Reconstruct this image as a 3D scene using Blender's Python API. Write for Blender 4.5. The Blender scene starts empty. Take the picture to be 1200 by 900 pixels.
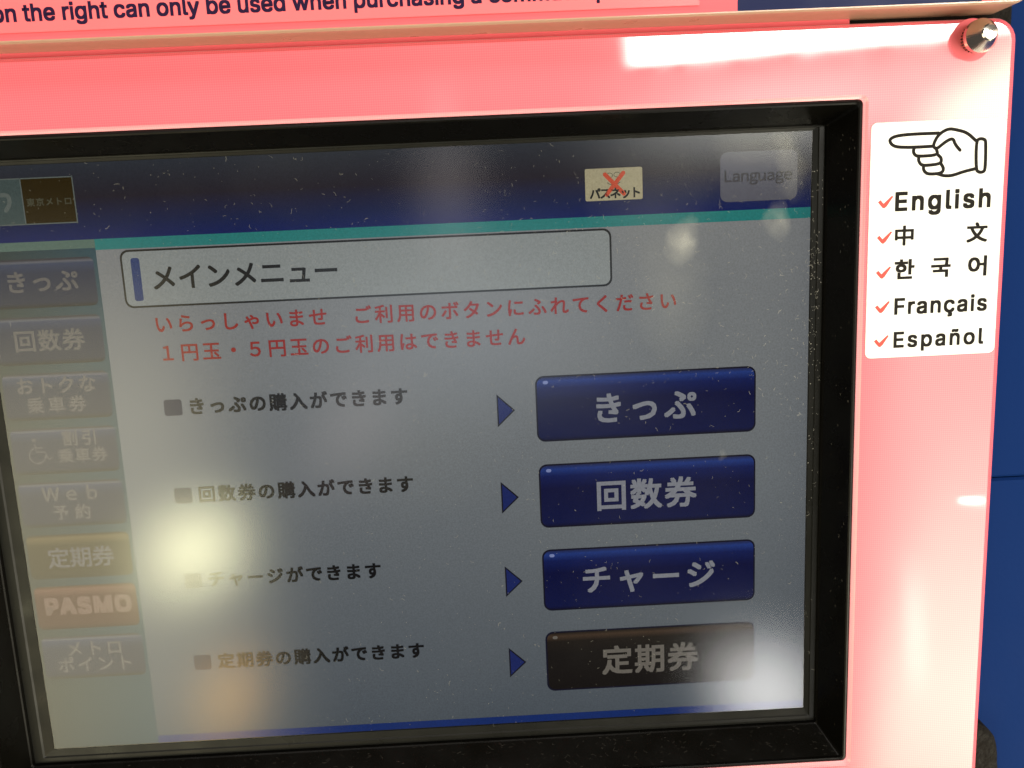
import bpy, bmesh, math, random
from mathutils import Vector, Matrix
R_ = random.Random(7)
S = bpy.context.scene
COL = S.collection
H = 1.4                                     # height of the screen's top edge above the floor, metres

def B(x, z, d):
    """millimetres on the machine's face: x right, z down from the screen's top edge, d out towards the viewer"""
    return Vector((x / 1000, -d / 1000, H - z / 1000))

# ------------------------------------------------------------------ camera
cd = bpy.data.cameras.new('camera'); cam = bpy.data.objects.new('camera', cd); COL.objects.link(cam)
cd.sensor_width = 36; cd.lens = 29.55; cd.clip_start = .01; cd.clip_end = 50
_R = ((0.9986666, 0.0446137, -0.0259722), (-0.0484118, 0.9840566, -0.1711403), (0.0179229, 0.1721694, 0.9849043))
def _v(r): return Vector((r[0], r[2], -r[1]))
cx, cy, cz = _v(_R[0]), -_v(_R[1]), -_v(_R[2])
EYE = (185.24, 33.08, 314.04)
M = Matrix((cx, cy, cz)).transposed().to_4x4(); M.translation = B(*EYE)
cam.matrix_world = M
S.camera = cam

# ------------------------------------------------------------------ light
W = bpy.data.worlds.new('World'); S.world = W; W.use_nodes = True
bg = W.node_tree.nodes['Background']; bg.inputs[0].default_value = (1.0, .93, .86, 1); bg.inputs[1].default_value = .08
S.view_settings.view_transform = 'Standard'; S.view_settings.look = 'None'
S.view_settings.exposure = 0; S.view_settings.gamma = 1

def lamp(name, x, z, d0, dist, w, h, rad, col, roll=0, soft=0, spread=180):
    """area lamp standing where the machine's glossy face mirrors it at (x, z): dist metres off, w x h as it appears there (mm)"""
    hit = B(x, z, d0); eye = B(*EYE)
    v = (hit - eye); L0 = v.length; v = v / L0
    r = Vector((v.x, -v.y, v.z))
    p = hit + r * dist
    k = (L0 + dist) / L0
    W_, H_ = w / 1000 * k, h / 1000 * k
    ld = bpy.data.lights.new(name, 'AREA'); ld.shape = 'RECTANGLE'; ld.size = W_; ld.size_y = H_
    ld.energy = rad * math.pi * W_ * H_; ld.color = col; ld.spread = math.radians(spread)
    o = bpy.data.objects.new(name, ld); COL.objects.link(o)
    zax = r; xax = Vector((0, 0, 1)).cross(zax).normalized(); yax = zax.cross(xax)
    m = Matrix((xax, yax, zax)).transposed().to_4x4() @ Matrix.Rotation(math.radians(roll), 4, 'Z')
    m.translation = p; o.matrix_world = m
    if soft:                                        # a diffuser whose glow falls off towards its rim
        ld.use_nodes = True; nt = ld.node_tree; em = nt.nodes['Emission']
        g = nt.nodes.new('ShaderNodeNewGeometry'); sp = nt.nodes.new('ShaderNodeSeparateXYZ')
        nt.links.new(g.outputs['Parametric'], sp.inputs[0])
        fac = None
        for ax in (0, 1):
            pp = nt.nodes.new('ShaderNodeMath'); pp.operation = 'PINGPONG'; pp.inputs[1].default_value = .5
            nt.links.new(sp.outputs[ax], pp.inputs[0])
            mr = nt.nodes.new('ShaderNodeMapRange'); mr.interpolation_type = 'SMOOTHSTEP'; mr.inputs[2].default_value = soft[ax]
            nt.links.new(pp.outputs[0], mr.inputs[0])
            if fac is None: fac = mr.outputs[0]
            else:
                mu = nt.nodes.new('ShaderNodeMath'); mu.operation = 'MULTIPLY'
                nt.links.new(fac, mu.inputs[0]); nt.links.new(mr.outputs[0], mu.inputs[1]); fac = mu.outputs[0]
        nt.links.new(fac, em.inputs['Strength'])
    return o

#LAMPS
lamp('ceiling_tube_lamp', 312, -31.6, 16, 2.6, 164, 15, 48, (1, .95, .86), roll=-1.6, soft=(.05, .2))
lamp('station_lamp_right', 372, -8, 16, 2.4, 110, 48, 16, (1, .95, .68), roll=33, soft=(.45, .45))
lamp('reflection_lamp_right', 465, 110, 16, 2.0, 300, 400, 3.4, (1, .90, .76), soft=(.12, .2))  # unseen area light added to pale the fascia's right side by reflection
lamp('reflection_lamp_low', 465, 288, 16, 1.6, 300, 420, 7.8, (1, .95, .70), soft=(.12, .5))  # added unseen light; its mirrored glow turns the lower fascia cream
lamp('reflection_lamp_white', 289, 221, 1, 2.0, 52, 46, 13.5, (1, .98, .95), roll=14, soft=(.4, .3))  # added unseen light for the white patch mirrored in the screen corner
lamp('hall_lamp_left', -45, 165, 1, 2.2, 316, 340, 3.6, (1, .90, .60), soft=(.22, .36))
lamp('spot_lamp_yellow', 65, 147, 1, 2.5, 48, 46, 20, (1, .97, .58), soft=(.45, .45))
lamp('spot_lamp_orange', 72, 209, 1, 2.5, 26, 40, 9.5, (1, .50, .06), soft=(.48, .48))
lamp('hall_lamp_middle', 172, 66, 1, 2.4, 200, 110, 1.5, (.82, .92, 1), soft=(.5, .5))
lamp('hall_lamp_pale', 128, 104, 1, 2.4, 40, 76, 1.3, (1, .84, .80), roll=-38, soft=(.5, .5))
lamp('hall_lamp_narrow', 171, 12, 1, 2.4, 20, 90, 2.6, (1, .90, .86), soft=(.5, .5))
lamp('hall_lamp_top', 292, -8, 1, 2.4, 170, 44, 6, (1, .98, .90), soft=(.5, .5))
lamp('small_lamp', 361, 138, 16, 2.2, 13, 4.2, 40, (1, .95, .86), roll=7, soft=(.45, .45))
lamp('reflection_lamp_upright', 341, 185, 16, 2.0, 14, 64, 4, (1, .95, .8), roll=4, soft=(.5, .4))  # light added for a pale upright patch mirrored in the fascia
# unseen overhead fill light added for diffuse light and shadows, outside the face's reflections
cl = bpy.data.lights.new('overhead_fill_lamp', 'AREA'); cl.shape = 'RECTANGLE'; cl.size = 1.6; cl.size_y = .5; cl.energy = 16; cl.color = (1, .93, .84)
co = bpy.data.objects.new('overhead_fill_lamp', cl); COL.objects.link(co); co.location = (0.1, -1.1, 2.9)
co.rotation_euler = (Vector((0.15, 0, 1.35)) - co.location).to_track_quat('-Z', 'Y').to_euler()

# ------------------------------------------------------------------ materials
def mat(name, col, rough=.5, metal=0, coat=0, coat_r=.03, coat_ior=1.5, spec=.5):
    m = bpy.data.materials.new(name); m.use_nodes = True
    p = m.node_tree.nodes['Principled BSDF']
    p.inputs['Base Color'].default_value = (*col, 1); p.inputs['Roughness'].default_value = rough
    p.inputs['Metallic'].default_value = metal; p.inputs['Coat Weight'].default_value = coat
    p.inputs['Coat Roughness'].default_value = coat_r; p.inputs['Coat IOR'].default_value = coat_ior
    p.inputs['Specular IOR Level'].default_value = spec
    return m
def N(m, t, **k):
    n = m.node_tree.nodes.new(t)
    for a, b in k.items(): setattr(n, a, b)
    return n
def Lk(m, a, b): m.node_tree.links.new(a, b)
def P(m): return m.node_tree.nodes['Principled BSDF']
def wear(m, scale, lo, hi, bump=0, bscale=None, detail=6, dist=.0002):
    """uneven gloss and fine relief in object space"""
    tc = N(m, 'ShaderNodeTexCoord'); nz = N(m, 'ShaderNodeTexNoise'); nz.inputs['Scale'].default_value = scale; nz.inputs['Detail'].default_value = detail
    Lk(m, tc.outputs['Object'], nz.inputs['Vector'])
    mr = N(m, 'ShaderNodeMapRange'); mr.inputs[1].default_value = .3; mr.inputs[2].default_value = .7
    mr.inputs[3].default_value = lo; mr.inputs[4].default_value = hi
    Lk(m, nz.outputs[0], mr.inputs[0]); Lk(m, mr.outputs[0], P(m).inputs['Roughness'])
    if bump:
        n2 = N(m, 'ShaderNodeTexNoise'); n2.inputs['Scale'].default_value = bscale; n2.inputs['Detail'].default_value = 3
        Lk(m, tc.outputs['Object'], n2.inputs['Vector'])
        bp = N(m, 'ShaderNodeBump'); bp.inputs['Strength'].default_value = bump; bp.inputs['Distance'].default_value = dist
        Lk(m, n2.outputs[0], bp.inputs['Height']); Lk(m, bp.outputs[0], P(m).inputs['Normal'])
    return m

def pink_print(name, c1, c2, coat=1.0, coat_r=.035):
    """pink ink printed in fine halftone dots under clear acrylic"""
    m = mat(name, c1, .45, coat=coat, coat_r=coat_r, coat_ior=1.55)
    tc = N(m, 'ShaderNodeTexCoord')
    mp = N(m, 'ShaderNodeMapping'); mp.inputs['Rotation'].default_value = (0, math.radians(45), 0)
    mp.inputs['Scale'].default_value = (2 * math.pi / .0011,) * 3
    Lk(m, tc.outputs['Object'], mp.inputs['Vector'])
    sp = N(m, 'ShaderNodeSeparateXYZ'); Lk(m, mp.outputs[0], sp.inputs[0])
    a = N(m, 'ShaderNodeMath', operation='SINE'); b = N(m, 'ShaderNodeMath', operation='SINE')
    Lk(m, sp.outputs[0], a.inputs[0]); Lk(m, sp.outputs[2], b.inputs[0])
    mu = N(m, 'ShaderNodeMath', operation='MULTIPLY'); Lk(m, a.outputs[0], mu.inputs[0]); Lk(m, b.outputs[0], mu.inputs[1])
    nz = N(m, 'ShaderNodeTexNoise'); nz.inputs['Scale'].default_value = 9; nz.inputs['Detail'].default_value = 5
    Lk(m, tc.outputs['Object'], nz.inputs['Vector'])
    ad = N(m, 'ShaderNodeMath', operation='MULTIPLY_ADD'); ad.inputs[1].default_value = .34; ad.inputs[2].default_value = .3
    Lk(m, mu.outputs[0], ad.inputs[0])
    ad2 = N(m, 'ShaderNodeMath', operation='MULTIPLY_ADD'); ad2.inputs[1].default_value = .5
    Lk(m, nz.outputs[0], ad2.inputs[0]); Lk(m, ad.outputs[0], ad2.inputs[2])
    mx = N(m, 'ShaderNodeMix', data_type='RGBA'); mx.inputs['A'].default_value = (*c1, 1); mx.inputs['B'].default_value = (*c2, 1)
    Lk(m, ad2.outputs[0], mx.inputs['Factor']); Lk(m, mx.outputs['Result'], P(m).inputs['Base Color'])
    # rubbed streaks and a slight waviness in the acrylic
    n3 = N(m, 'ShaderNodeTexNoise'); n3.inputs['Scale'].default_value = 60; n3.inputs['Detail'].default_value = 8
    Lk(m, tc.outputs['Object'], n3.inputs['Vector'])
    mr = N(m, 'ShaderNodeMapRange'); mr.inputs[1].default_value = .35; mr.inputs[2].default_value = .75
    mr.inputs[3].default_value = coat_r * .7; mr.inputs[4].default_value = coat_r * 2.2
    Lk(m, n3.outputs[0], mr.inputs[0]); Lk(m, mr.outputs[0], P(m).inputs['Coat Roughness'])
    n4 = N(m, 'ShaderNodeTexNoise'); n4.inputs['Scale'].default_value = 22; n4.inputs['Detail'].default_value = 1
    Lk(m, tc.outputs['Object'], n4.inputs['Vector'])
    bp = N(m, 'ShaderNodeBump'); bp.inputs['Strength'].default_value = .10; bp.inputs['Distance'].default_value = .0006
    Lk(m, n4.outputs[0], bp.inputs['Height']); Lk(m, bp.outputs[0], P(m).inputs['Coat Normal'])
    return m

M_pink = pink_print('pink_print_under_acrylic', (.84, .085, .128), (.93, .182, .222))
M_pinkedge = pink_print('pink_acrylic_edge_lit', (.86, .26, .31), (.93, .40, .43), coat_r=.12)  # lighter pink painted in for the highlight the bevel faces lack
M_paper = wear(mat('pink_paper', (.96, .16, .18), .5, coat=.25, coat_r=.2), 40, .45, .6)
M_back = mat('dull_pink_board', (.80, .13, .16), .5, spec=.2)
M_navy = wear(mat('navy_board', (.007, .012, .060), .35, spec=.12), 30, .28, .45)
M_edge = wear(mat('acrylic_edge', (.46, .29, .20), .35, coat=.5, coat_r=.1), 120, .25, .5, .3, 300)
M_bezel = wear(mat('black_plastic', (.003, .0027, .002), .33, spec=.12), 90, .22, .36, .12, 900)
M_blue = wear(mat('blue_painted_steel', (.005, .022, .105), .38, spec=.01), 45, .30, .44, .25, 420, dist=.0003)
M_rub = wear(mat('black_rubber', (.007, .0055, .004), .85, spec=.2), 300, .7, .95, .9, 600, dist=.0012)
M_steel = wear(mat('nickel', (.72, .66, .58), .14, metal=1), 200, .08, .2)
M_dsteel = mat('dark_metal', (.10, .08, .065), .3, metal=1)
M_matpink = mat('bare_pink_ring', (.84, .17, .20), .7, spec=.1)
M_white = wear(mat('white_vinyl', (.93, .92, .90), .4, spec=.3), 50, .35, .5)
M_ink = mat('black_ink', (.010, .008, .006), .6, spec=.12)
M_navyink = mat('dark_blue_ink', (.018, .008, .035), .6, spec=.1)
M_red = mat('red_ink', (.80, .045, .03), .5)
M_lcd = wear(mat('grey_screen_border', (.010, .010, .008), .32, spec=.3), 60, .25, .4)

def em(name, c, c2=None, ramp=None, noise=0):
    """picture shown by the screen: it gives off its own light"""
    m = bpy.data.materials.new(name); m.use_nodes = True; nt = m.node_tree
    e = P(m); e.inputs['Base Color'].default_value = (*[v * .5 for v in c], 1); e.inputs['Emission Color'].default_value = (*c, 1)
    e.inputs['Roughness'].default_value = 1; e.inputs['Specular IOR Level'].default_value = 0
    tc = N(m, 'ShaderNodeTexCoord')
    if ramp:                                    # list of (mm position along the local axis, colour), axis 'x' or 'z'
        ax, lo, hi, stops = ramp
        sp = N(m, 'ShaderNodeSeparateXYZ'); Lk(m, tc.outputs['Object'], sp.inputs[0])
        mr = N(m, 'ShaderNodeMapRange'); mr.inputs[1].default_value = lo / 1000; mr.inputs[2].default_value = hi / 1000
        Lk(m, sp.outputs[0 if ax == 'x' else 2], mr.inputs[0])
        cr = N(m, 'ShaderNodeValToRGB'); Lk(m, mr.outputs[0], cr.inputs[0])
        el = cr.color_ramp.elements
        while len(el) < len(stops): el.new(.5)
        for k, (p_, c_) in enumerate(stops): el[k].position = p_; el[k].color = (*c_, 1)
        Lk(m, cr.outputs[0], e.inputs['Emission Color'])
        hf = N(m, 'ShaderNodeMix', data_type='RGBA'); hf.inputs['Factor'].default_value = .5; hf.inputs['A'].default_value = (0, 0, 0, 1)
        Lk(m, cr.outputs[0], hf.inputs['B']); Lk(m, hf.outputs['Result'], e.inputs['Base Color'])
    # the panel's pixel rows
    wv = N(m, 'ShaderNodeTexWave', bands_direction='Z'); wv.inputs['Scale'].default_value = 1 / .00297 * .5
    g = N(m, 'ShaderNodeNewGeometry'); Lk(m, g.outputs['Position'], wv.inputs['Vector'])
    nz = N(m, 'ShaderNodeTexNoise'); nz.inputs['Scale'].default_value = 1500; nz.inputs['Detail'].default_value = 1
    Lk(m, g.outputs['Position'], nz.inputs['Vector'])
    mr2 = N(m, 'ShaderNodeMapRange'); mr2.inputs[1].default_value = .3; mr2.inputs[2].default_value = .7; mr2.inputs[3].default_value = .5; mr2.inputs[4].default_value = .7
    Lk(m, nz.outputs[0], mr2.inputs[0]); Lk(m, mr2.outputs[0], e.inputs['Emission Strength'])
    return m

# ------------------------------------------------------------------ mesh helpers
def link(name, me, mats, parent, label=None, kind=None):
    o = bpy.data.objects.new(name, me); COL.objects.link(o)
    for m in (mats if isinstance(mats, (list, tuple)) else [mats]):
        if m.name not in [q.name for q in me.materials if q]: me.materials.append(m)
    if parent: o.parent = parent
    if label: o['label'] = label
    if kind: o['kind'] = kind
    return o
def rr(x0, x1, z0, z1, r=0, seg=5):
    if r <= 0: return [(x0, z0), (x1, z0), (x1, z1), (x0, z1)]
    P_ = []
    for cx_, cz_, a0 in ((x1 - r, z0 + r, -90), (x1 - r, z1 - r, 0), (x0 + r, z1 - r, 90), (x0 + r, z0 + r, 180)):
        for k in range(seg + 1):
            a = math.radians(a0 + 90 * k / seg); P_.append((cx_ + r * math.cos(a), cz_ + r * math.sin(a)))
    return P_
def add_ngon(bm, pts, d, org=(0, 0), mi=0):
    vs = [bm.verts.new(B(x - org[0], z - org[1], d) - Vector((0, 0, H))) for x, z in pts]
    f = bm.faces.new(vs); f.material_index = mi
    f.normal_update()
    if f.normal.y > 0: f.normal_flip()
    return f
def add_loft(bm, loops, cap=False, mis=None, back=False):
    """loops: list of (points, d); equal point counts"""
    rows = [[bm.verts.new(B(x, z, d) - Vector((0, 0, H))) for x, z in pts] for pts, d in loops]
    n = len(rows[0])
    for k in range(len(rows) - 1):
        for i in range(n):
            f = bm.faces.new((rows[k][i], rows[k][(i + 1) % n], rows[k + 1][(i + 1) % n], rows[k + 1][i]))
            if mis: f.material_index = mis[k]
    if cap: bm.faces.new(rows[-1]).material_index = mis[-1] if mis else 0
    if back: bm.faces.new(rows[0])
def mesh(bm, name, smooth=False):
    bmesh.ops.recalc_face_normals(bm, faces=bm.faces) if False else None
    me = bpy.data.meshes.new(name); bm.to_mesh(me); bm.free()
    if smooth:
        for p in me.polygons: p.use_smooth = True
    return me
O = Vector((0, 0, H))
def sheet(name, pts, d, m, parent, label=None, org=None):
    """one flat shape on the face; its origin sits at org so that alike pieces can share mesh"""
    bm = bmesh.new(); org = org or (0, 0); add_ngon(bm, pts, 0, org)
    o = link(name, mesh(bm, name), m, parent, label)
    o.location = B(org[0], org[1], d)
    return o
def ring(bm, outer, inner, d, org=(0, 0)):
    a = [bm.verts.new(B(x - org[0], z - org[1], d) - O) for x, z in outer]; b = [bm.verts.new(B(x - org[0], z - org[1], d) - O) for x, z in inner]
    n = len(a)
    for i in range(n): bm.faces.new((a[i], b[i], b[(i + 1) % n], a[(i + 1) % n]))
def stroke(bm, pts, w, d, closed=False, smooth=2):
    """a drawn line of width w through pts, as one strip"""
    P_ = [Vector(p) for p in pts]
    if closed and (P_[0] - P_[-1]).length < 1e-6: P_.pop()
    for _ in range(smooth):
        Q = []; n = len(P_)
        if closed:
            for i in range(n): a, b = P_[i], P_[(i + 1) % n]; Q += [a * .75 + b * .25, a * .25 + b * .75]
        else:
            Q = [P_[0]]
            for i in range(n - 1): a, b = P_[i], P_[i + 1]; Q += [a * .75 + b * .25, a * .25 + b * .75]
            Q.append(P_[-1])
        P_ = Q
    n = len(P_); rows = []
    for i in range(n):
        a = P_[(i - 1) % n] if closed or i else P_[0]; b = P_[(i + 1) % n] if closed or i < n - 1 else P_[-1]
        t = (b - a).normalized(); q = Vector((-t.y, t.x)) * w / 2
        rows.append([bm.verts.new(B(p.x, p.y, d) - O) for p in (P_[i] + q, P_[i] - q)])
    for i in range(n if closed else n - 1):
        a, b = rows[i], rows[(i + 1) % n]; bm.faces.new((a[0], a[1], b[1], b[0]))
    if not closed:
        for e, s in ((0, -1), (n - 1, 1)):
            c = P_[e]; t = ((P_[1] - P_[0]) if e == 0 else (P_[-1] - P_[-2])).normalized(); a0 = math.atan2(t.y, t.x) + (math.pi if e == 0 else 0)
            bm.faces.new([bm.verts.new(B(c.x + w / 2 * math.cos(a0 + a), c.y + w / 2 * math.sin(a0 + a), d) - O) for a in [math.pi * (j / 6 - .5) for j in range(7)]])

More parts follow.
